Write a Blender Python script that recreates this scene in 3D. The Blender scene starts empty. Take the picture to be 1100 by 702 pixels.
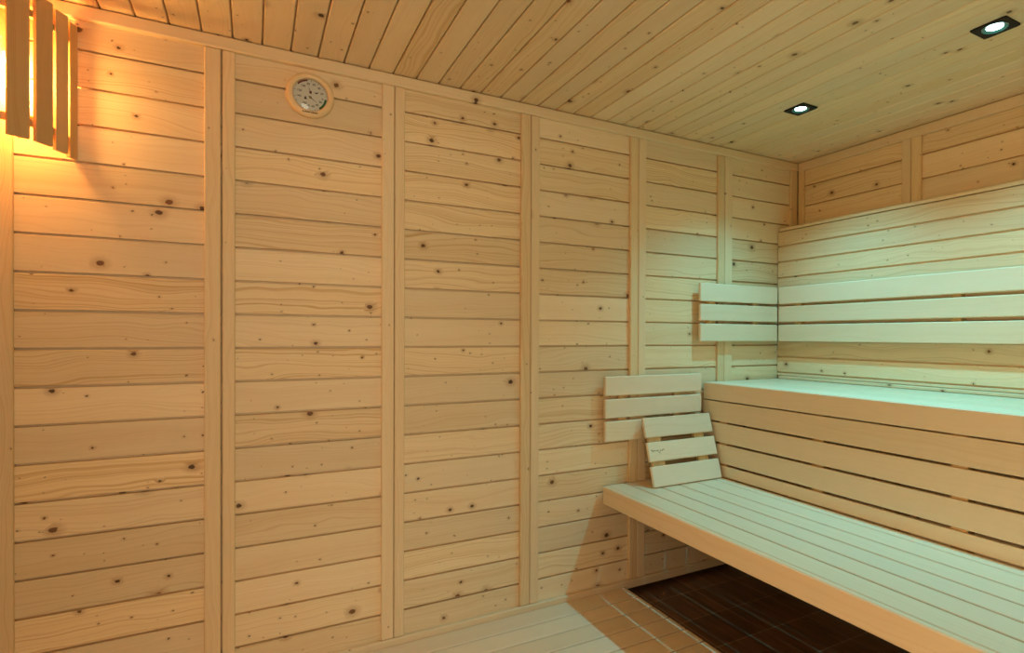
import bpy, bmesh, math, random
from mathutils import Vector, Matrix

rng = random.Random(11)
scene = bpy.context.scene
COL = scene.collection

# ------------------------------------------------------------------ room measures (metres)
WL = 2.150      # plane of the long wall (y)
WR = 2.638      # plane of the end wall behind the upper bench (x)
WS = -0.632     # hidden side wall (x)
WN = -0.35      # hidden wall behind the viewer (y)
CZ = 2.108      # ceiling
TZ = -0.022     # tiled floor
PX = 2.4806     # face of the boxed-out panel above the upper bench (x)
BP = 0.1092     # board pitch on the walls
BZ = 1.1085     # one board joint on the walls


# ------------------------------------------------------------------ materials
def nnode(nt, typ, **kw):
    n = nt.nodes.new(typ)
    for k, v in kw.items():
        setattr(n, k, v)
    return n


def wood(name, light, mid, dark, knots=0.0, pins=0.0, ring=1.0, var=0.12, rough=0.5, spec=0.3, bump=0.15, ringfreq=95.0, stretch=1.0):
    m = bpy.data.materials.new(name)
    m.use_nodes = True
    nt = m.node_tree
    nt.nodes.clear()
    L = nt.links.new

    def val(x):
        return x

    def math_(op, a, b=None, c=None, clamp=False):
        n = nnode(nt, 'ShaderNodeMath', operation=op)
        n.use_clamp = clamp
        for i, x in enumerate((a, b, c)):
            if x is None:
                continue
            if isinstance(x, (int, float)):
                n.inputs[i].default_value = x
            else:
                L(x, n.inputs[i])
        return n.outputs[0]

    def comb(x, y, z=0.0):
        n = nnode(nt, 'ShaderNodeCombineXYZ')
        for i, q in enumerate((x, y, z)):
            if isinstance(q, (int, float)):
                n.inputs[i].default_value = q
            else:
                L(q, n.inputs[i])
        return n.outputs[0]

    def noise(vec, scale, detail=2.0, rough_=0.5):
        n = nnode(nt, 'ShaderNodeTexNoise')
        n.noise_dimensions = '3D'
        n.inputs['Scale'].default_value = scale
        n.inputs['Detail'].default_value = detail
        n.inputs['Roughness'].default_value = rough_
        L(vec, n.inputs['Vector'])
        return n.outputs['Fac']

    def smooth(x, a, b, lo=0.0, hi=1.0):
        n = nnode(nt, 'ShaderNodeMapRange', interpolation_type='SMOOTHSTEP')
        n.inputs['From Min'].default_value = a
        n.inputs['From Max'].default_value = b
        n.inputs['To Min'].default_value = lo
        n.inputs['To Max'].default_value = hi
        L(x, n.inputs['Value'])
        return n.outputs['Result']

    def mixc(f, a, b, blend='MIX'):
        n = nnode(nt, 'ShaderNodeMix', data_type='RGBA', blend_type=blend)
        for s, q in ((n.inputs[0], f), (n.inputs[6], a), (n.inputs[7], b)):
            if isinstance(q, (int, float)):
                s.default_value = q
            elif isinstance(q, tuple):
                s.default_value = (*q, 1.0)
            else:
                L(q, s)
        return n.outputs[2]

    uvn = nnode(nt, 'ShaderNodeUVMap')
    uvn.uv_map = 'grain'
    sdn = nnode(nt, 'ShaderNodeUVMap')
    sdn.uv_map = 'seed'
    s = nnode(nt, 'ShaderNodeSeparateXYZ')
    L(uvn.outputs[0], s.inputs[0])
    u, v = s.outputs[0], s.outputs[1]
    s2 = nnode(nt, 'ShaderNodeSeparateXYZ')
    L(sdn.outputs[0], s2.inputs[0])
    r1, r2 = s2.outputs[0], s2.outputs[1]

    # knots
    knot_core = knot_halo = None
    push = 0.0

    def knot_layer(freq, keep, rmin, rmax, off):
        vx = nnode(nt, 'ShaderNodeTexVoronoi')
        vx.voronoi_dimensions = '2D'
        vx.feature = 'F1'
        vx.inputs['Scale'].default_value = freq
        vx.inputs['Randomness'].default_value = 1.0
        wob = math_('MULTIPLY', math_('SUBTRACT', noise(comb(u, v, off), 120.0, 1.0), 0.5), 0.006)
        L(comb(math_('ADD', math_('MULTIPLY', u, 0.8), math_('ADD', off, wob)), math_('ADD', v, wob)), vx.inputs['Vector'])
        d = math_('DIVIDE', vx.outputs['Distance'], freq)
        sep = nnode(nt, 'ShaderNodeSeparateColor')
        L(vx.outputs['Color'], sep.inputs[0])
        on = math_('LESS_THAN', sep.outputs[0], keep)
        rad = math_('ADD', rmin, math_('MULTIPLY', math_('POWER', sep.outputs[1], 2.0), rmax - rmin))
        q = math_('DIVIDE', d, rad)
        core = math_('MULTIPLY', smooth(q, 0.75, 1.15, 1.0, 0.0), on)
        halo = math_('MULTIPLY', smooth(q, 0.6, 3.8, 1.0, 0.0), on)
        return core, halo, sep.outputs[2]

    if knots > 0:
        knot_core, knot_halo, kt = knot_layer(11.0, knots, 0.0018, 0.0092, 3.17)
        push = math_('MULTIPLY', knot_halo, 0.010)
    # year rings
    wob = math_('MULTIPLY', math_('SUBTRACT', noise(comb(math_('MULTIPLY', u, 2.3 * stretch), math_('MULTIPLY', v, 5.5), r1), 1.0, 2.0), 0.5), 0.115)
    wob2 = math_('MULTIPLY', math_('SUBTRACT', noise(comb(math_('MULTIPLY', u, 9.0), math_('MULTIPLY', v, 30.0), r2), 1.0, 2.0), 0.5), 0.006)
    rr = math_('ADD', math_('ADD', v, wob), math_('ADD', wob2, push))
    ringn = noise(comb(math_('MULTIPLY', u, 0.35), math_('MULTIPLY', rr, ringfreq * 2.0), r1), 1.0, 2.5, 0.55)
    rings = smooth(ringn, 0.46, 0.70)
    broad = noise(comb(math_('MULTIPLY', u, 0.8), math_('MULTIPLY', rr, 22.0), r2), 1.0, 2.0)
    fib = noise(comb(math_('MULTIPLY', u, 14.0), math_('MULTIPLY', v, 900.0), r1), 1.0, 2.0)
    strong = math_('ADD', 0.18, math_('MULTIPLY', math_('POWER', r2, 1.6), 0.85))
    col = mixc(math_('MULTIPLY', math_('MULTIPLY', rings, strong), ring, clamp=True), light, dark)
    col = mixc(smooth(broad, 0.35, 0.75, 0.0, 0.55), col, mid)
    col = mixc(smooth(fib, 0.3, 0.8, 0.0, 0.16), col, dark)
    # board to board variation
    tone = math_('ADD', 1.0 - var, math_('MULTIPLY', r1, 2 * var))
    hs = nnode(nt, 'ShaderNodeHueSaturation')
    L(col, hs.inputs['Color'])
    L(tone, hs.inputs['Value'])
    L(math_('ADD', 0.94, math_('MULTIPLY', r2, 0.14)), hs.inputs['Saturation'])
    col = hs.outputs[0]
    if knots > 0:
        col = mixc(math_('MULTIPLY', knot_halo, 0.42), col, (0.33, 0.135, 0.045))
        kc = mixc(kt, (0.045, 0.018, 0.008), (0.17, 0.065, 0.022))
        col = mixc(math_('MULTIPLY', knot_core, 0.93), col, kc)
    if pins > 0:
        pc, ph, pt = knot_layer(26.0, pins, 0.0009, 0.0028, 7.9)
        col = mixc(math_('MULTIPLY', ph, 0.22), col, (0.30, 0.13, 0.045))
        col = mixc(math_('MULTIPLY', pc, 0.85), col, (0.08, 0.03, 0.012))
    bs = nnode(nt, 'ShaderNodeBsdfPrincipled')
    L(col, bs.inputs['Base Color'])
    L(smooth(fib, 0.2, 0.9, rough - 0.06, rough + 0.10), bs.inputs['Roughness'])
    bs.inputs['Specular IOR Level'].default_value = spec
    bp = nnode(nt, 'ShaderNodeBump')
    bp.inputs['Strength'].default_value = bump
    bp.inputs['Distance'].default_value = 0.0015
    L(math_('ADD', math_('MULTIPLY', fib, 0.6), math_('MULTIPLY', ringn, 0.4)), bp.inputs['Height'])
    L(bp.outputs[0], bs.inputs['Normal'])
    out = nnode(nt, 'ShaderNodeOutputMaterial')
    L(bs.outputs[0], out.inputs[0])
    return m


def plain(name, color, rough=0.5, metal=0.0, spec=0.5, emit=None, strength=0.0):
    m = bpy.data.materials.new(name)
    m.use_nodes = True
    nt = m.node_tree
    b = nt.nodes['Principled BSDF']
    n = nt.nodes.new('ShaderNodeTexNoise')
    n.inputs['Scale'].default_value = 140.0
    mx = nt.nodes.new('ShaderNodeMix')
    mx.data_type = 'RGBA'
    mx.inputs[6].default_value = (*[c * 0.9 for c in color], 1)
    mx.inputs[7].default_value = (*[min(1.0, c * 1.08) for c in color], 1)
    nt.links.new(n.outputs['Fac'], mx.inputs[0])
    nt.links.new(mx.outputs[2], b.inputs['Base Color'])
    b.inputs['Roughness'].default_value = rough
    b.inputs['Metallic'].default_value = metal
    b.inputs['Specular IOR Level'].default_value = spec
    if emit:
        b.inputs['Emission Color'].default_value = (*emit, 1)
        b.inputs['Emission Strength'].default_value = strength
    return m


SPRUCE = wood('spruce_cladding', (0.84, 0.67, 0.45), (0.77, 0.57, 0.345), (0.60, 0.385, 0.19), knots=0.31, pins=0.17, ring=0.95, var=0.10)
TRIMW = wood('spruce_trim', (0.80, 0.62, 0.40), (0.76, 0.56, 0.34), (0.60, 0.38, 0.18), knots=0.06, pins=0.05, ring=0.8, var=0.06)
CEILW = wood('spruce_ceiling', (0.82, 0.64, 0.42), (0.77, 0.57, 0.34), (0.60, 0.38, 0.18), knots=0.30, pins=0.14, ring=0.65, var=0.07)
BENCH = wood('pale_bench_wood', (0.83, 0.685, 0.51), (0.80, 0.645, 0.46), (0.71, 0.53, 0.34), ring=0.45, var=0.05, rough=0.45, bump=0.08, ringfreq=60)
BATTEN = wood('rough_batten', (0.74, 0.52, 0.27), (0.68, 0.45, 0.22), (0.50, 0.29, 0.11), knots=0.06, ring=0.8, var=0.08, rough=0.65)
SLATW = wood('lamp_slat_wood', (0.62, 0.41, 0.21), (0.57, 0.36, 0.17), (0.44, 0.25, 0.10), ring=0.6, var=0.05, rough=0.6)
RIMW = wood('turned_rim_wood', (0.85, 0.60, 0.33), (0.80, 0.54, 0.28), (0.66, 0.40, 0.18), ring=0.5, var=0.02, rough=0.35, spec=0.5)
BLACK = plain('black_metal', (0.008, 0.008, 0.009), 0.55, 0.0, 0.25)
DIALW = plain('dial_card', (0.84, 0.79, 0.68), 0.6)
INK = plain('black_ink', (0.02, 0.017, 0.015), 0.6)
REDINK = plain('red_ink', (0.20, 0.018, 0.012), 0.5)
GREENINK = plain('green_ink', (0.02, 0.12, 0.025), 0.5)
BRASS = plain('brass_hub', (0.30, 0.22, 0.06), 0.35, 0.8)
SCORCH = plain('burnt_mark', (0.17, 0.085, 0.035), 0.7)
PLASTER = plain('cream_plaster', (0.80, 0.72, 0.58), 0.8)
CERAMIC = plain('lamp_holder', (0.75, 0.72, 0.66), 0.35)
REFL = plain('lamp_reflector', (0.10, 0.32, 0.34), 0.3, 0.6)  # teal base colour stands in for the cyan glow round the lens
LENS = plain('spot_lens', (0.8, 0.95, 1.0), 0.3, emit=(0.62, 1.0, 0.98), strength=14.0)
BULB = plain('frosted_bulb', (1.0, 0.9, 0.7), 0.3, emit=(1.0, 0.51, 0.13), strength=208.0)


def glass_mat():
    m = bpy.data.materials.new('dial_glass')
    m.use_nodes = True
    nt = m.node_tree
    nt.nodes.clear()
    t = nt.nodes.new('ShaderNodeBsdfTransparent')
    g = nt.nodes.new('ShaderNodeBsdfGlossy')
    g.inputs['Roughness'].default_value = 0.04
    f = nt.nodes.new('ShaderNodeFresnel')
    f.inputs['IOR'].default_value = 1.45
    x = nt.nodes.new('ShaderNodeMixShader')
    o = nt.nodes.new('ShaderNodeOutputMaterial')
    nt.links.new(f.outputs[0], x.inputs[0])
    nt.links.new(t.outputs[0], x.inputs[1])
    nt.links.new(g.outputs[0], x.inputs[2])
    nt.links.new(x.outputs[0], o.inputs[0])
    return m


GLASS = glass_mat()


def tile_mat():
    m = bpy.data.materials.new('brown_floor_tile')
    m.use_nodes = True
    nt = m.node_tree
    b = nt.nodes['Principled BSDF']
    L = nt.links.new
    tc = nt.nodes.new('ShaderNodeTexCoord')
    mp = nt.nodes.new('ShaderNodeMapping')
    mp.inputs['Location'].default_value = (-0.037, -0.165, 0)
    L(tc.outputs['Object'], mp.inputs['Vector'])
    br = nt.nodes.new('ShaderNodeTexBrick')
    br.offset = 0.0
    br.inputs['Scale'].default_value = 1.0
    br.inputs['Brick Width'].default_value = 0.25
    br.inputs['Row Height'].default_value = 0.205
    br.inputs['Mortar Size'].default_value = 0.0016
    br.inputs['Mortar Smooth'].default_value = 0.2
    br.inputs['Color1'].default_value = (0.150, 0.075, 0.042, 1)
    br.inputs['Color2'].default_value = (0.112, 0.054, 0.030, 1)
    br.inputs['Mortar'].default_value = (0.36, 0.27, 0.20, 1)
    L(mp.outputs[0], br.inputs['Vector'])
    n = nt.nodes.new('ShaderNodeTexNoise')
    n.inputs['Scale'].default_value = 22.0
    n.inputs['Detail'].default_value = 5.0
    m2 = nt.nodes.new('ShaderNodeMapping')
    m2.inputs['Scale'].default_value = (2.6, 0.25, 1)
    L(tc.outputs['Object'], m2.inputs['Vector'])
    L(m2.outputs[0], n.inputs['Vector'])
    mr = nt.nodes.new('ShaderNodeMapRange')
    mr.inputs['From Min'].default_value = 0.3
    mr.inputs['From Max'].default_value = 0.75
    mr.inputs['To Min'].default_value = 0.6
    mr.inputs['To Max'].default_value = 1.5
    L(n.outputs['Fac'], mr.inputs['Value'])
    mx = nt.nodes.new('ShaderNodeMix')
    mx.data_type = 'RGBA'
    mx.blend_type = 'MULTIPLY'
    mx.inputs[0].default_value = 1.0
    L(br.outputs['Color'], mx.inputs[6])
    L(mr.outputs[0], mx.inputs[7])
    L(mx.outputs[2], b.inputs['Base Color'])
    b.inputs['Roughness'].default_value = 0.36
    bp = nt.nodes.new('ShaderNodeBump')
    bp.inputs['Strength'].default_value = 0.25
    bp.inputs['Distance'].default_value = 0.002
    L(br.outputs['Fac'], bp.inputs['Height'])
    bp.invert = True
    L(bp.outputs[0], b.inputs['Normal'])
    return m


TILE = tile_mat()


# ------------------------------------------------------------------ mesh builder
class MB:
    """collects chamfered boards, prisms and lathes; build() links them as ONE mesh object"""

    def __init__(self):
        self.v, self.f, self.uv, self.sd, self.sm = [], [], [], [], []

    def _add(self, verts, faces, uvs, smooth=False):
        b = len(self.v)
        s = (rng.random(), rng.random())
        ou, ov = rng.uniform(0, 60), rng.uniform(0, 60)
        self.v += verts
        for f in faces:
            self.f.append([b + i for i in f])
            self.uv.append([(uvs[i][0] + ou, uvs[i][1] + ov) for i in f])
            self.sd.append(s)
            self.sm.append(smooth)

    def box(self, x0, x1, y0, y1, z0, z1, grain='x', c=0.002):
        lo, hi = (x0, y0, z0), (x1, y1, z1)
        c = min(c, *[(hi[i] - lo[i]) * 0.45 for i in range(3)])
        idx, verts = {}, []
        for sx in (0, 1):
            for sy in (0, 1):
                for sz in (0, 1):
                    sg = (sx, sy, sz)
                    for a in range(3):
                        p = []
                        for i in range(3):
                            e = hi[i] if sg[i] else lo[i]
                            p.append(e if i == a else e + (-c if sg[i] else c))
                        idx[(sg, a)] = len(verts)
                        verts.append(tuple(p))
        faces = []
        for a in range(3):
            b_, c_ = (a + 1) % 3, (a + 2) % 3
            for s in (0, 1):
                q = []
                for (p, r) in ((0, 0), (1, 0), (1, 1), (0, 1)):
                    sg = [0, 0, 0]
                    sg[a], sg[b_], sg[c_] = s, p, r
                    q.append(idx[(tuple(sg), a)])
                faces.append(q if s else q[::-1])
        for a in range(3):            # edges along axis a
            b_, c_ = (a + 1) % 3, (a + 2) % 3
            for p in (0, 1):
                for r in (0, 1):
                    sg0, sg1 = [0, 0, 0], [0, 0, 0]
                    sg0[b_] = sg1[b_] = p
                    sg0[c_] = sg1[c_] = r
                    sg0[a], sg1[a] = 0, 1
                    q = [idx[(tuple(sg0), b_)], idx[(tuple(sg1), b_)], idx[(tuple(sg1), c_)], idx[(tuple(sg0), c_)]]
                    faces.append(q if p != r else q[::-1])
        for sx in (0, 1):
            for sy in (0, 1):
                for sz in (0, 1):
                    sg = (sx, sy, sz)
                    q = [idx[(sg, a)] for a in range(3)]
                    faces.append(q if (sx + sy + sz) % 2 else q[::-1])
        g = 'xyz'.index(grain)
        o = [i for i in range(3) if i != g]
        uvs = [(p[g], p[o[0]] + p[o[1]]) for p in verts]
        self._add(verts, faces, uvs)

    def prism(self, pts, axis, a0, a1, grain=None):
        """polygon pts in the plane across axis, swept a0..a1"""
        n = len(pts)

        def P(p, a):
            return {'x': (a, p[0], p[1]), 'y': (p[0], a, p[1]), 'z': (p[0], p[1], a)}[axis]
        verts = [P(p, a0) for p in pts] + [P(p, a1) for p in pts]
        faces = [[i, (i + 1) % n, n + (i + 1) % n, n + i] for i in range(n)]
        faces += [list(range(n))[::-1], list(range(n, 2 * n))]
        uvs = [(a0, p[0] + p[1]) for p in pts] + [(a1, p[0] + p[1]) for p in pts]
        self._add(verts, faces, uvs)

    def lathe(self, prof, seg=48, axis='y', centre=(0, 0, 0), smooth=True, closed=False):
        """profile (radius, along axis) turned about the axis"""
        cx, cy, cz = centre
        verts, faces, uvs = [], [], []
        k = len(prof)
        for i in range(seg):
            t = 2 * math.pi * i / seg
            for (r, h) in prof:
                a, b = r * math.cos(t), r * math.sin(t)
                verts.append({'y': (cx + a, cy + h, cz + b), 'z': (cx + a, cy + b, cz + h), 'x': (cx + h, cy + a, cz + b)}[axis])
                uvs.append((a, b))
        for i in range(seg):
            j = (i + 1) % seg
            for q in range(k if closed else k - 1):
                w = (q + 1) % k
                faces.append([i * k + q, i * k + w, j * k + w, j * k + q])
        self._add(verts, faces, uvs, smooth)

    def disc(self, r, y, seg=48, centre=(0, 0)):
        verts = [(centre[0] + r * math.cos(2 * math.pi * i / seg), y, centre[1] + r * math.sin(2 * math.pi * i / seg)) for i in range(seg)]
        self._add(verts, [list(range(seg))], [(v[0], v[2]) for v in verts])

    def build(self, name, mat, parent=None, origin=(0, 0, 0), matrix=None):
        me = bpy.data.meshes.new(name)
        ox, oy, oz = origin
        me.from_pydata([(x - ox, y - oy, z - oz) for x, y, z in self.v], [], self.f)
        ul = me.uv_layers.new(name='grain')
        us = me.uv_layers.new(name='seed')
        li = 0
        for fi, p in enumerate(me.polygons):
            p.use_smooth = self.sm[fi]
            for k in range(p.loop_total):
                ul.data[p.loop_start + k].uv = self.uv[fi][k]
                us.data[p.loop_start + k].uv = self.sd[fi]
        bm = bmesh.new()
        bm.from_mesh(me)
        bmesh.ops.recalc_face_normals(bm, faces=bm.faces)
        bm.to_mesh(me)
        bm.free()
        me.materials.append(mat)
        o = bpy.data.objects.new(name, me)
        COL.objects.link(o)
        if parent is not None:
            o.parent = parent
        else:
            o.location = origin
        return o


def structure(o):
    o['kind'] = 'structure'
    return o


def thing(name, label, cat, loc, group=None):
    o = bpy.data.objects.new(name, None)
    o.empty_display_size = 0.05
    COL.objects.link(o)
    o.location = loc
    o['label'] = label
    o['category'] = cat
    if group:
        o['group'] = group
    return o


# ------------------------------------------------------------------ the room shell
SPLITS = [-0.632, -0.0884, 0.4534, 1.0048, 1.5498, 2.0848, 2.638]
G = 0.0070     # open joint between boards


def board_rows(z0, z1, ref, pitch):
    k = math.floor((z0 - ref) / pitch)
    out = []
    while ref + k * pitch < z1:
        a, b = max(z0, ref + k * pitch + G / 2), min(z1, ref + (k + 1) * pitch - G / 2)
        if b - a > 0.006:
            out.append((a, b))
        k += 1
    return out


m = MB()
for k in range(6):
    for a, b in board_rows(0.0, CZ - 0.001, BZ, BP):
        j = rng.uniform(-0.0012, 0.0012)
        m.box(SPLITS[k] + 0.001, SPLITS[k + 1] - 0.001, WL + j * 0.4 + 0.0005, WL + 0.018, a, b, 'x', 0.0014)
m.box(WS - 0.1, WR + 0.1, WL + 0.016, WL + 0.06, 0.0, CZ + 0.05, 'x', 0.001)
structure(m.build('wall_left', SPRUCE))

m = MB()
BSPL = [2.150, 1.5210, 0.978, 0.435, -0.108, -0.35]
for k in range(5):
    for a, b in board_rows(0.0, CZ - 0.001, BZ - 0.0055, BP):
        m.box(WR + 0.0005, WR + 0.018, BSPL[k + 1] + 0.001, BSPL[k] - 0.001, a, b, 'y', 0.0014)
m.box(WR + 0.016, WR + 0.06, WN - 0.1, WL + 0.1, 0.0, CZ + 0.05, 'y', 0.001)
structure(m.build('wall_right', SPRUCE))

SY0, SY1, SZ0, SZ1 = -0.26, 0.62, 0.30, 1.90      # added, unseen glass panel in the side wall, lets fill light in
m = MB()
for a, b in board_rows(0.0, CZ - 0.001, BZ, BP):
    segs = [(WN, SY0), (SY1, WL)] if b > SZ0 - 0.02 and a < SZ1 + 0.02 else [(WN, WL)]
    for y0, y1 in segs:
        m.box(WS - 0.016, WS, y0, y1, a, b, 'y', 0.0022)
for y0, y1, z0, z1 in ((WN - 0.1, SY0, 0.0, CZ + 0.05), (SY1, WL + 0.1, 0.0, CZ + 0.05), (SY0, SY1, SZ1 + 0.10, CZ + 0.05), (SY0, SY1, 0.0, SZ0 - 0.10)):
    m.box(WS - 0.06, WS - 0.012, y0, y1, z0, z1, 'y', 0.001)
structure(m.build('wall_side', SPRUCE))
m = MB()
for y0, y1, z0, z1 in ((SY0 - 0.03, SY0 + 0.04, SZ0 - 0.12, SZ1 + 0.12), (SY1 - 0.04, SY1 + 0.03, SZ0 - 0.12, SZ1 + 0.12), (SY0 + 0.04, SY1 - 0.04, SZ1 - 0.02, SZ1 + 0.12), (SY0 + 0.04, SY1 - 0.04, SZ0 - 0.12, SZ0 + 0.02)):
    m.box(WS - 0.055, WS + 0.012, y0, y1, z0, z1, 'z', 0.004)
added_win = structure(m.build('window_added_1', TRIMW))
m = MB()
m.box(WS - 0.030, WS - 0.022, SY0 + 0.042, SY1 - 0.042, SZ0 + 0.022, SZ1 - 0.022, 'z', 0.001)
m.build('glass', GLASS, added_win)

DX0, DX1, DZ = -0.50, 0.38, 1.95      # added, unseen glass door behind the viewer, lets fill light in
m = MB()
for a, b in board_rows(0.0, CZ - 0.001, BZ, BP):
    segs = [(WS, DX0), (DX1, WR)] if a < DZ + 0.02 else [(WS, WR)]
    for x0, x1 in segs:
        m.box(x0, x1, WN - 0.016, WN, a, b, 'x', 0.0022)
for x0, x1, z0, z1 in ((WS - 0.1, DX0, 0.0, CZ + 0.05), (DX1, WR + 0.1, 0.0, CZ + 0.05), (DX0, DX1, DZ + 0.09, CZ + 0.05)):
    m.box(x0, x1, WN - 0.06, WN - 0.012, z0, z1, 'x', 0.001)
structure(m.build('wall_near', SPRUCE))
m = MB()
for x0, x1, z0, z1 in ((DX0 - 0.03, DX0 + 0.04, 0.0, DZ + 0.03), (DX1 - 0.04, DX1 + 0.03, 0.0, DZ + 0.03), (DX0 + 0.04, DX1 - 0.04, DZ - 0.04, DZ + 0.03)):
    m.box(x0, x1, WN - 0.055, WN + 0.012, z0, z1, 'z', 0.004)
door = structure(m.build('door_added_1', TRIMW))
m = MB()
m.box(DX0 + 0.042, DX1 - 0.042, WN - 0.030, WN - 0.022, 0.01, DZ - 0.042, 'z', 0.001)
m.build('glass', GLASS, door)
m = MB()
m.box(DX1 - 0.115, DX1 - 0.085, WN + 0.020, WN + 0.050, 0.85, 1.15, 'z', 0.006)
m.box(DX1 - 0.110, DX1 - 0.090, WN - 0.021, WN + 0.022, 0.88, 0.90, 'y', 0.003)
m.box(DX1 - 0.110, DX1 - 0.090, WN - 0.021, WN + 0.022, 1.10, 1.12, 'y', 0.003)
m.build('handle', TRIMW, door)
# added, unseen plastered anteroom that houses the fill lights
m = MB()
m.box(-2.66, 1.36, -2.56, -2.50, TZ, 2.5, 'x', 0.001)
m.box(-2.66, -2.60, -2.50, 1.66, TZ, 2.5, 'y', 0.001)
m.box(1.30, 1.36, -2.50, WN - 0.06, TZ, 2.5, 'y', 0.001)
m.box(-2.60, WS - 0.06, 1.60, 1.66, TZ, 2.5, 'x', 0.001)
m.box(-2.60, 1.30, -2.50, WN - 0.06, 2.5, 2.56, 'x', 0.001)
m.box(-2.60, WS - 0.06, WN - 0.06, 1.60, 2.5, 2.56, 'x', 0.001)
m.box(-2.60, 1.30, -2.50, WN - 0.11, TZ - 0.06, TZ, 'x', 0.001)
m.box(-2.60, WS - 0.11, WN - 0.11, 1.60, TZ - 0.06, TZ, 'x', 0.001)
structure(m.build('wall_anteroom_added', PLASTER))

m = MB()
cg0, cgp = -0.3947, 0.084234
x = cg0 - 3 * cgp
while x < WR:
    m.box(x + 0.0022, x + cgp - 0.0022, WN, WL + 0.01, CZ, CZ + 0.018, 'y', 0.0030)
    x += cgp
m.box(WS - 0.1, WR + 0.1, WN - 0.1, WL + 0.1, CZ + 0.016, CZ + 0.06, 'y', 0.001)
structure(m.build('ceiling', CEILW))

m = MB()
m.box(WS - 0.1, WR + 0.1, WN - 0.1, WL + 0.1, TZ - 0.06, TZ, 'x', 0.001)
structure(m.build('floor', TILE))

# ---- trims: upright flats over the panel joints, crown mouldings, corner flats
tn = [0]


def trim(bx, grain, c=0.003):
    tn[0] += 1
    mm = MB()
    mm.box(*bx, grain, c)
    return structure(mm.build('trim_%d' % tn[0], TRIMW))


PT = 0.014
BBZ = 0.036
CROWN = 2.0645
WIDTHS = {0: (0.0, 0.046), 1: (0.0475, 0.0375), 2: (0.0445, 0.0370), 3: (0.0440, 0.0400), 4: (0.0440, 0.0440), 5: (0.0440, 0.0520)}
for k in range(1, 6):
    s = SPLITS[k]
    wl, wr = WIDTHS[k]
    gl = 0.0024 if k == 1 else 0.0012
    for (a, b) in ((s - wl, s - gl), (s + gl, s + wr)):
        trim((a, b, WL - PT, WL + 0.004, BBZ + 0.0005, CROWN - 0.0005), 'z')
trim((WS + 0.001, WS + 0.046, WL - PT, WL + 0.004, BBZ + 0.0005, CROWN - 0.0005), 'z')
trim((2.571, 2.622, WL - PT, WL + 0.004, 0.94, CROWN - 0.0005), 'z')
trim((WR - PT, WR + 0.004, 2.100, 2.1355, 0.94, CROWN - 0.0005), 'z')
for (a, b) in ((1.5222, 1.5620), (1.4765, 1.5198), (0.979, 1.019), (0.934, 0.9768), (0.436, 0.476), (0.391, 0.434)):
    trim((WR - PT, WR + 0.004, a, b, 0.94, CROWN - 0.0005), 'z')
# crown mouldings
mm = MB()
mm.prism([(WL + 0.004, CROWN), (WL - 0.016, CROWN), (WL - 0.020, CROWN + 0.004), (WL - 0.020, CZ - 0.007), (WL - 0.017, CZ - 0.0035), (WL + 0.004, CZ - 0.0035)], 'x', WS + 0.001, WR - 0.001)
tn[0] += 1
structure(mm.build('trim_%d' % tn[0], TRIMW))
mm = MB()
mm.prism([(WR + 0.004, CROWN - 0.004), (WR - 0.016, CROWN - 0.004), (WR - 0.020, CROWN), (WR - 0.020, CZ - 0.007), (WR - 0.017, CZ - 0.0035), (WR + 0.004, CZ - 0.0035)], 'y', WN + 0.001, WL - 0.022)
tn[0] += 1
structure(mm.build('trim_%d' % tn[0], TRIMW))
# skirting under the long wall
mm = MB()
mm.prism([(WL + 0.004, 0.0), (WL - 0.020, 0.0), (WL - 0.020, BBZ - 0.004), (WL - 0.016, BBZ), (WL + 0.004, BBZ)], 'x', WS + 0.001, 2.44)
structure(mm.build('baseboard_left', TRIMW))

# ---- boxed-out panel above the upper bench, with its cap board
m = MB()
for a, b in board_rows(0.946, 1.7158, 1.638, 0.0845):
    m.box(PX, PX + 0.016, WN + 0.002, WL - 0.003, a, b, 'y', 0.002)
m.box(PX - 0.007, PX + 0.01, WN + 0.002, WL - 0.016, 0.9287, 0.9440, 'y', 0.003)
m.box(PX + 0.012, PX + 0.05, WN + 0.002, WL - 0.004, 0.932, 1.7165, 'y', 0.001)
structure(m.build('wall_right_lower', SPRUCE))
mm = MB()
mm.box(PX - 0.003, WR - PT - 0.001, WN + 0.002, WL - PT - 0.001, 1.7197, 1.7345, 'y', 0.002)
tn[0] += 1
structure(mm.build('trim_%d' % tn[0], TRIMW))

# ------------------------------------------------------------------ duckboard on the tiles
loc = (0.44, 0.9, TZ)
duck = thing('duckboard', 'pale slatted wooden duckboard lying on the dark tiles in front of the lower bench', 'duckboard', loc)
k = 0
y1 = 2.1275
while y1 > WN + 0.05:
    y0 = 2.0205 - 0.1028 * k + 0.003
    mm = MB()
    mm.box(WS + 0.03, 1.478, max(y0, WN + 0.03), y1, -0.006, 0.0125, 'x', 0.0028)
    mm.build('slat', BENCH, duck, loc)
    y1 = y0 - 0.006
    k += 1
for xa in (-0.50, 0.0, 0.48, 0.96, 1.42):
    mm = MB()
    mm.box(xa, xa + 0.045, WN + 0.04, 2.12, TZ + 0.0005, -0.0062, 'y', 0.002)
    mm.build('runner', BATTEN, duck, loc)

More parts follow.
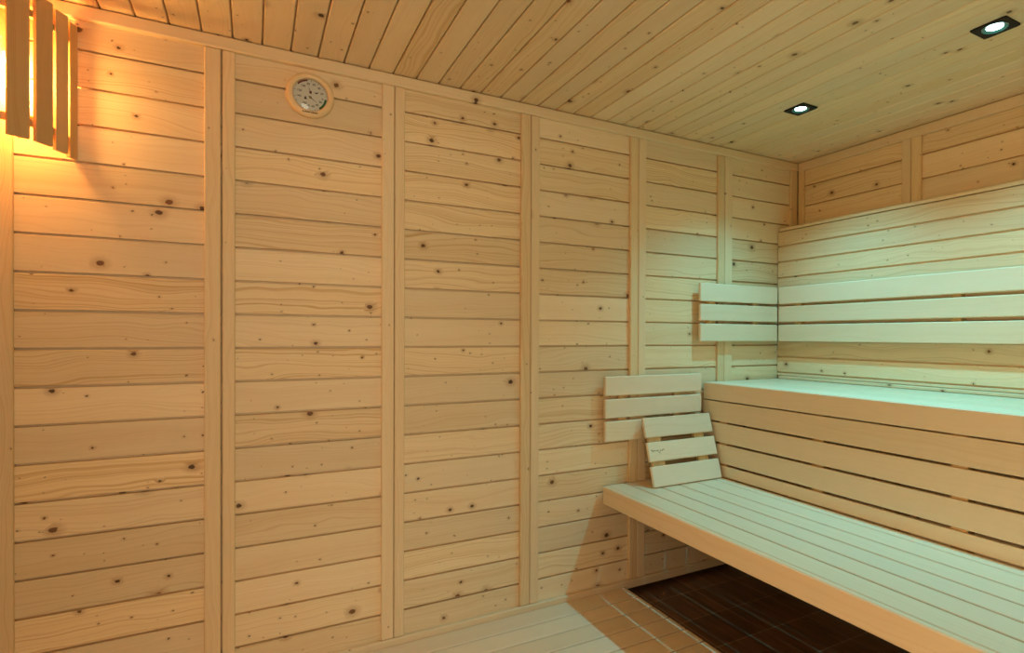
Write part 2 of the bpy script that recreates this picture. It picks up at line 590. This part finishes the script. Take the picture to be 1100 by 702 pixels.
# ------------------------------------------------------------------ upper bench
BY0, BY1 = WN + 0.006, 2.134
loc = (2.2, 0.9, TZ)
ub = thing('upper_bench', 'tall upper sauna bench with a flat pale seat and a front of wide horizontal boards', 'bench', loc)
mm = MB()
mm.box(1.944, 1.9575, BY0, BY1, 0.8465, 0.928, 'y', 0.003)
mm.build('front_board', BENCH, ub, loc)
for z0, z1 in ((0.7485, 0.8412), (0.6490, 0.7400), (0.5510, 0.6395), (0.4890, 0.5405)):
    mm = MB()
    mm.box(1.944, 1.957, BY0, BY1, z0, z1, 'y', 0.0016)
    mm.build('riser_board', BENCH, ub, loc)
xs = [1.9580, 2.0695, 2.1715, 2.2735, 2.3755, 2.4780]
for i in range(5):
    mm = MB()
    mm.box(xs[i] + 0.0008, xs[i + 1] - 0.0022, BY0, BY1, 0.908, 0.928, 'y', 0.002)
    mm.build('seat_slat', BENCH, ub, loc)
UPY = [2.011, 1.4915, 0.9745, 0.4575, -0.06]
for yc in UPY:
    mm = MB()
    mm.box(1.9575, 2.002, yc - 0.026, yc + 0.026, 0.400, 0.845, 'z', 0.003)
    mm.build('upright', BATTEN, ub, loc)
    mm = MB()
    mm.box(2.435, 2.474, yc - 0.026, yc + 0.026, TZ + 0.0005, 0.845, 'z', 0.003)
    mm.build('upright', BATTEN, ub, loc)
    mm = MB()
    mm.box(1.9580, 2.474, yc - 0.026, yc + 0.026, 0.8455, 0.9075, 'x', 0.003)
    mm.build('cross_rail', BATTEN, ub, loc)

# ------------------------------------------------------------------ lower bench
loc = (1.65, 0.9, TZ)
lb = thing('lower_bench', 'wide lower sauna bench of pale slats with a deep plain front board', 'bench', loc)
mm = MB()
mm.box(1.3578, 1.3800, BY0, BY1, 0.405, 0.485, 'y', 0.004)
mm.build('front_board', BENCH, lb, loc)
for xa, xb in ((1.3822, 1.4742), (1.4818, 1.5738), (1.5814, 1.6734), (1.6810, 1.7730), (1.7806, 1.8806), (1.8866, 1.9150), (1.9175, 1.9420)):
    mm = MB()
    mm.box(xa, xb, BY0, BY1, 0.4715, 0.485, 'y', 0.0022)
    mm.build('seat_slat', BENCH, lb, loc)
for yc in UPY:
    mm = MB()
    mm.box(1.3805, 1.9425, yc - 0.024, yc + 0.024, 0.420, 0.471, 'x', 0.003)
    mm.build('cross_rail', BATTEN, lb, loc)
mm = MB()
mm.box(1.385, 1.9425, 2.098, BY1 - 0.001, 0.412, 0.471, 'x', 0.003)
mm.build('wall_rail', BATTEN, lb, loc)


# ------------------------------------------------------------------ wall backrests
def backrest_long(label, x0, x1, rows, yf, ts, yb, battens, group):
    loc = ((x0 + x1) / 2, yb, rows[-1][0])
    t = thing('backrest', label, 'backrest', loc, group)
    for z0, z1 in rows:
        mm = MB()
        mm.box(x0, x1, yf, yf + ts, z0, z1, 'x', 0.0035)
        mm.build('slat', BENCH, t, loc)
    for xc in battens:
        mm = MB()
        mm.box(xc - 0.019, xc + 0.019, yf + ts + 0.0002, yb, rows[-1][0] + 0.006, rows[0][1] - 0.006, 'z', 0.002)
        mm.build('batten', BATTEN, t, loc)
    return t


ROWS_L = [(0.8865, 0.9730), (0.7870, 0.8715), (0.6830, 0.7730)]
backrest_long('three board wall backrest above the lower bench, lower of the two on the long wall', 1.3560, 1.9130, ROWS_L, 2.1105, 0.018, WL - 0.0003, (1.4600, 1.7760), 'wall backrests')
ROWS_U = [(1.3245, 1.4130), (1.2300, 1.3110), (1.1285, 1.2155)]
backrest_long('short three board backrest on the long wall above the upper bench, by the corner', 1.8935, 2.4290, ROWS_U, 2.1000, 0.018, WL - 0.0003, (1.985, 2.285), 'wall backrests')
loc = (PX, 0.9, 1.1285)
t = thing('backrest', 'long three board backrest on the boarded panel behind the upper bench', 'backrest', loc, 'wall backrests')
for z0, z1 in ROWS_U:
    mm = MB()
    mm.box(2.4306, 2.4486, WN + 0.01, 2.0985, z0, z1, 'y', 0.0035)
    mm.build('slat', BENCH, t, loc)
for yc in (1.99, 1.2370, 0.484, -0.25):
    mm = MB()
    mm.box(2.4488, PX - 0.0004, yc - 0.020, yc + 0.020, 1.1345, 1.4070, 'z', 0.002)
    mm.build('batten', BATTEN, t, loc)

# ------------------------------------------------------------------ loose headrest leaning on the bench
o = Vector((1.532, 1.9840, 0.4905))
up = Vector((0.0, 0.092, 0.300)).normalized()
bk = Vector((0.0, up.z, -up.y))
hr = thing('headrest', 'small loose three slat headrest leaning on the end of the lower bench', 'headrest', o)
hr.matrix_world = Matrix(((1, bk.x, up.x, o.x), (0, bk.y, up.y, o.y), (0, bk.z, up.z, o.z), (0, 0, 0, 1)))
HW = 0.398
for i, (z0, z1) in enumerate(((0.0, 0.0900), (0.1105, 0.1960), (0.2170, 0.3070))):
    mm = MB()
    mm.box(0.0, HW, 0.0, 0.016, z0, z1, 'x', 0.003)
    so = mm.build('slat', BENCH, hr)
    if i == 1:
        # small scorched brand mark, too worn to read
        mk = MB()
        xx, zz = 0.016, 0.042
        strokes = [(0, 6, 3, 10), (2, 3, 5, 7), (6, 1, 9, 5), (8, 5, 14, 7), (15, 2, 17, 7), (18, 4, 23, 6), (24, 1, 26, 8), (27, 5, 32, 7), (30, -4, 32, 3), (33, -6, 36, -3), (37, 1, 39, 8), (41, 3, 46, 5), (44, 6, 49, 8), (50, 7, 54, 10)]
        for a, b, c, d in strokes:
            mk.box(xx + a * 0.00135, xx + c * 0.00135, -0.0005, 0.004, z0 + zz + b * 0.0011 - a * 0.00004, z0 + zz + d * 0.0011 - a * 0.00004, 'x', 0.0003)
        mk.build('burnt_mark', SCORCH, so)
for xa, xb in ((0.024, 0.094), (0.290, 0.350)):
    mm = MB()
    mm.box(xa, xb, 0.0162, 0.0315, 0.014, 0.300, 'z', 0.002)
    mm.build('batten', BATTEN, hr)

# ------------------------------------------------------------------ ceiling spotlights
SPOTS = [(2.0035, 1.6200, 'square black ceiling spotlight nearer the long wall'), (1.9930, 0.9020, 'square black ceiling spotlight farther from the long wall'),
         (1.9830, 0.1850, 'square black ceiling spotlight closest to the wall behind the viewer')]
for sx, sy, lab in SPOTS:
    loc = (sx, sy, CZ)
    t = thing('ceiling_spotlight', lab, 'spotlight', loc, 'recessed ceiling spotlights')
    # square frame with a round opening
    mm = MB()
    seg, hx, hy, r = 48, 0.0455, 0.0495, 0.0345
    verts, faces = [], []
    for i in range(seg):
        a = 2 * math.pi * (i + 0.5) / seg
        c, s = math.cos(a), math.sin(a)
        q = 1.0 / max(abs(c) / hx, abs(s) / hy)
        for (px, py, pz) in ((c * q, s * q, -0.0005), (c * q * 0.985, s * q * 0.985, -0.006), (c * (r + 0.002), s * (r + 0.002), -0.006), (c * r, s * r, -0.0005)):
            verts.append((sx + px, sy + py, CZ + pz))
    for i in range(seg):
        j = (i + 1) % seg
        for q in range(4):
            w = (q + 1) % 4
            faces.append([i * 4 + q, i * 4 + w, j * 4 + w, j * 4 + q])
    mm._add(verts, faces, [(0, 0)] * len(verts))
    mm.build('frame', BLACK, t, loc)
    mm = MB()
    mm.lathe([(0.0340, -0.0048), (0.0225, -0.0010)], 40, 'z', loc)
    mm.build('reflector', REFL, t, loc)
    mm = MB()
    mm.lathe([(0.0005, -0.0030), (0.014, -0.0028), (0.020, -0.0018), (0.0225, -0.0008)], 40, 'z', loc)
    mm.build('lens', LENS, t, loc)

# ------------------------------------------------------------------ quarter-round corner lamp
LC = Vector((WS, WL, 1.66))
lamp = thing('corner_lamp', 'quarter round wooden slatted lamp shade glowing warm in the upper corner', 'lamp', LC)
LZ0, LZ1 = 1.660, 2.046
SL = [((-0.546, 1.957), (-0.5085, 1.981)), ((-0.4985, 1.994), (-0.4745, 2.033)), ((-0.4745, 2.060), (-0.4560, 2.094)), ((-0.4585, 2.122), (-0.4475, 2.1485)),
      ((-0.6030, 1.937), (-0.5600, 1.950)), ((-0.6310, 1.934), (-0.6120, 1.936))]
for i, (a, b) in enumerate(SL):
    d = (Vector(b) - Vector(a)).normalized()
    nrm = Vector((d.y, -d.x))            # outward
    if nrm.dot(Vector(a) - Vector((WS, WL))) < 0:
        nrm = -nrm
    th = 0.010
    q = [Vector(a), Vector(b), Vector(b) - nrm * th, Vector(a) - nrm * th]
    mm = MB()
    mm.prism([tuple(p) for p in q], 'z', LZ0, LZ1)
    mm.build('slat', SLATW, lamp, tuple(LC))
# curved carrier rings behind the slats
for z in (1.700, 1.985):
    pts_o, pts_i = [], []
    path = [(-0.629, 1.9470), (-0.585, 1.9545), (-0.535, 1.975), (-0.500, 2.008), (-0.478, 2.060), (-0.4640, 2.112), (-0.4590, 2.146)]
    for p in path:
        v_ = Vector(p)
        d = (v_ - Vector((WS, WL))).normalized()
        pts_o.append(tuple(v_ - d * 0.0005))
        pts_i.append(tuple(v_ - d * 0.016))
    mm = MB()
    mm.prism(pts_o + pts_i[::-1], 'z', z, z + 0.018)
    mm.build('carrier', BATTEN, lamp, tuple(LC))
BC = (-0.570, 2.085, 1.86)
mm = MB()
mm.lathe([(0.0005, -0.046), (0.016, -0.042), (0.027, -0.030), (0.031, -0.012), (0.028, 0.006), (0.020, 0.024), (0.014, 0.036), (0.013, 0.044)], 32, 'z', BC)
mm.build('bulb', BULB, lamp, tuple(LC))
mm = MB()
mm.lathe([(0.0005, 0.044), (0.020, 0.044), (0.022, 0.050), (0.022, 0.085), (0.018, 0.090), (0.0005, 0.090)], 32, 'z', BC)
h = mm.build('lamp_holder', CERAMIC, lamp, tuple(LC))
mm = MB()
mm.box(-0.631, -0.552, 2.073, 2.097, 1.951, 1.962, 'x', 0.002)
mm.build('bracket', CERAMIC, h)
h.children[0].location = (-LC.x, -LC.y, -LC.z)

# ------------------------------------------------------------------ thermometer and hygrometer
TC = (0.1708, WL + 0.0005, 1.9715)
th = thing('thermometer', 'round wood rimmed thermometer dial with two needles on the long wall', 'thermometer', TC)


def tl(mb, name, mat, parent=th):
    return mb.build(name, mat, parent)


mm = MB()
mm.lathe([(0.0535, -0.0100), (0.0545, -0.0210), (0.0580, -0.0255), (0.0640, -0.0265), (0.0710, -0.0235), (0.0755, -0.0150), (0.0760, -0.0060), (0.0740, 0.0), (0.0520, 0.0)], 72, 'y', closed=True)
rim = tl(mm, 'rim', RIMW)
mm = MB()
mm.lathe([(0.0003, -0.0120), (0.0537, -0.0120), (0.0537, -0.0095), (0.0003, -0.0095)], 64, 'y', smooth=False)
dial = tl(mm, 'dial', DIALW)


def arc(r0, r1, a0, a1, y, n=18):
    mm = MB()
    P = []
    for i in range(n + 1):
        t = math.radians(a0 + (a1 - a0) * i / n)
        P.append((math.cos(t), math.sin(t)))
    poly = [(c * r1, s * r1) for c, s in P] + [(c * r0, s * r0) for c, s in P[::-1]]
    mm.prism(poly, 'y', y - 0.0003, y + 0.0004)
    return mm


tl(arc(0.0480, 0.0533, 100, 138, -0.0120), 'red_band', REDINK, dial)
tl(arc(0.0455, 0.0525, -54, -6, -0.0120), 'green_band', GREENINK, dial)
mm = MB()
for i in range(40):
    a = math.radians(-152 + i * 344 / 39.0 * 1.0)
    r0 = 0.0470 if i % 3 == 0 else 0.0495
    c, s = math.cos(a), math.sin(a)
    w = 0.0006 if i % 3 == 0 else 0.00035
    mm.prism([(c * r0 - s * w, s * r0 + c * w), (c * 0.0528 - s * w, s * 0.0528 + c * w), (c * 0.0528 + s * w, s * 0.0528 - c * w), (c * r0 + s * w, s * r0 - c * w)], 'y', -0.0122, -0.0118)
tl(mm, 'scale_marks', INK, dial)


def lettering(txt, size, x, z, y, mat, name, parent):
    cu = bpy.data.curves.new(name, 'FONT')
    cu.body = txt
    cu.size = size
    cu.align_x = 'CENTER'
    cu.align_y = 'CENTER'
    cu.extrude = 0.0002
    cu.offset = size * 0.012
    ob = bpy.data.objects.new(name, cu)
    COL.objects.link(ob)
    dg = bpy.context.evaluated_depsgraph_get()
    me = bpy.data.meshes.new_from_object(ob.evaluated_get(dg))
    bpy.data.objects.remove(ob)
    me.transform(Matrix.Translation((x, y, z)) @ Matrix.Rotation(math.pi / 2, 4, 'X'))
    me.materials.clear()
    me.materials.append(mat)
    return me


bmn = bmesh.new()
for txt, a, r in (('140', 191, .0365), ('120', 161, .0358), ('100', 127, .0365), ('80', 99, .0385), ('60', 73, .0405), ('40', 47, .0405), ('20', 19, .0385),
                  ('100', -123, .0340), ('80', -101, .0362), ('60', -77, .0364), ('40', -54, .0358), ('20', -28, .0358), ('0', -8, .0390)):
    me = lettering(txt, 0.0098, r * math.cos(math.radians(a)), r * math.sin(math.radians(a)), -0.0121, INK, 'numerals', dial)
    bmn.from_mesh(me)
me = bpy.data.meshes.new('numerals')
bmn.to_mesh(me)
bmn.free()
me.materials.append(INK)
no = bpy.data.objects.new('numerals', me)
COL.objects.link(no)
no.parent = dial


def needle(x, z, ang, length, tail, w, mat, name, y):
    c, s = math.cos(math.radians(ang)), math.sin(math.radians(ang))
    mm = MB()
    mm.prism([(x - c * tail - s * w, z - s * tail + c * w), (x + c * length, z + s * length), (x - c * tail + s * w, z - s * tail - c * w)], 'y', y - 0.0003, y + 0.0003)
    return tl(mm, name, mat, th)


n1 = needle(0.0006, 0.0109, 109, 0.0225, 0.006, 0.0014, INK, 'needle', -0.0148)
n2 = needle(-0.0002, -0.0066, -36, 0.0300, 0.006, 0.0013, INK, 'needle', -0.0142)
mm = MB()
mm.lathe([(0.0003, -0.0165), (0.0030, -0.0162), (0.0040, -0.0150), (0.0040, -0.0120)], 24, 'y', (0.0006, 0, 0.0109))
tl(mm, 'hub', REDINK, n1)
mm = MB()
mm.lathe([(0.0003, -0.0160), (0.0030, -0.0157), (0.0040, -0.0146), (0.0040, -0.0120)], 24, 'y', (-0.0002, 0, -0.0066))
tl(mm, 'hub', BRASS, n2)
mm = MB()   # little dark printed emblems: a spread-wing shape and a pointed tree shape
mm.prism([(.0115, .0150), (.0150, .0128), (.0180, .0122), (.0225, .0150), (.0262, .0145), (.0235, .0115), (.0190, .0088), (.0160, .0092)], 'y', -0.0123, -0.0118)
tl(mm, 'emblem', INK, dial)
mm = MB()
mm.prism([(-.0152, -.0030), (-.0128, -.0085), (-.0115, -.0120), (-.0098, -.0150), (-.0135, -.0140), (-.0150, -.0160), (-.0168, -.0140), (-.0205, -.0150), (-.0185, -.0115), (-.0172, -.0080)], 'y', -0.0123, -0.0118)
tl(mm, 'emblem', INK, dial)
# the maker's line on the rim: a small block and two short words, too small to read
mm = MB()
x = -0.0255
for w, h_ in ((.0030, .0044), (None, 0), (.0026, .0034), (.0022, .0040), (.0026, .0034), (.0022, .0040), (.0026, .0038), (.0022, .0034), (None, 0), (.0026, .0038), (.0022, .0034), (.0028, .0040), (.0022, .0034), (.0026, .0038), (.0024, .0036), (.0026, .0036)):
    if w is None:
        x += 0.0016
        continue
    mm.box(x, x + w, -0.0272, -0.0240, -0.0640, -0.0640 + h_, 'x', 0.0002)
    x += w + 0.0007
tl(mm, 'lettering', INK, rim)
mm = MB()
mm.lathe([(max(0.0003, 0.054 * i / 14.0), -0.0262 + 0.0077 * (i / 14.0) ** 2) for i in range(15)], 72, 'y')
tl(mm, 'glass_cover', GLASS)


# ------------------------------------------------------------------ sauna spotlight beams, then the added fill lights
def spot(x, y, e, col=(0.17, 0.88, 1.0)):
    l = bpy.data.lights.new('spotlight_beam', 'SPOT')
    l.energy = e
    l.color = col
    l.spot_size = math.radians(118)
    l.spot_blend = 1.0
    l.shadow_soft_size = 0.005
    ob = bpy.data.objects.new('spotlight_beam', l)
    ob.location = (x, y, CZ - 0.014)
    COL.objects.link(ob)


for (sx, sy, _), e in zip(SPOTS, (36.0, 36.0, 22.0)):
    spot(sx, sy, e)

def fill_light(x, y, z, turn, e, col, tall):     # added area lights that brighten the sauna through door and panel
    al = bpy.data.lights.new('added_fill_light', 'AREA')
    al.shape = 'RECTANGLE'
    al.size, al.size_y = 1.0, tall
    al.energy = e
    al.color = col
    ao = bpy.data.objects.new('added_fill_light', al)
    ao.location = (x, y, z)
    ao.rotation_euler = (math.radians(90), 0, math.radians(turn))
    COL.objects.link(ao)


fill_light(-0.32, -1.72, 1.20, -11, 37.0, (1.0, 0.94, 0.72), 1.5)
fill_light(-1.90, 0.16, 0.70, -90, 50.0, (1.0, 0.73, 0.41), 0.7)

w = bpy.data.worlds.new('world')
scene.world = w
w.use_nodes = True
w.node_tree.nodes['Background'].inputs[0].default_value = (0.02, 0.02, 0.02, 1)
w.node_tree.nodes['Background'].inputs[1].default_value = 0.2

# ------------------------------------------------------------------ camera
cam = bpy.data.cameras.new('camera')
co = bpy.data.objects.new('camera', cam)
COL.objects.link(co)
yaw, pitch, roll = math.radians(29.017), math.radians(-0.372), math.radians(0.239)
fw = Vector((math.sin(yaw) * math.cos(pitch), math.cos(yaw) * math.cos(pitch), math.sin(pitch)))
rt = Vector((math.cos(yaw), -math.sin(yaw), 0))
upv = rt.cross(fw)
r2 = rt * math.cos(roll) + upv * math.sin(roll)
u2 = upv * math.cos(roll) - rt * math.sin(roll)
co.matrix_world = Matrix(((r2.x, u2.x, -fw.x, 0), (r2.y, u2.y, -fw.y, 0), (r2.z, u2.z, -fw.z, 1.15147), (0, 0, 0, 1)))
cam.sensor_fit = 'HORIZONTAL'
cam.sensor_width = 36.0
cam.lens = 611.48 * 36.0 / 1100.0
cam.shift_x = (550 - 611.02) / 1100.0
cam.shift_y = (365.32 - 351.0) / 1100.0
cam.clip_start = 0.02
scene.camera = co

scene.view_settings.view_transform = 'Standard'
scene.view_settings.look = 'None'
scene.view_settings.gamma = 1.0
scene.view_settings.use_curve_mapping = False
scene.view_settings.exposure = 0.0
scene.cycles.max_bounces = 12
scene.cycles.diffuse_bounces = 8
scene.cycles.glossy_bounces = 4
scene.cycles.transparent_max_bounces = 8
scene.cycles.sample_clamp_indirect = 6.0
scene.cycles.caustics_reflective = False
scene.cycles.caustics_refractive = False
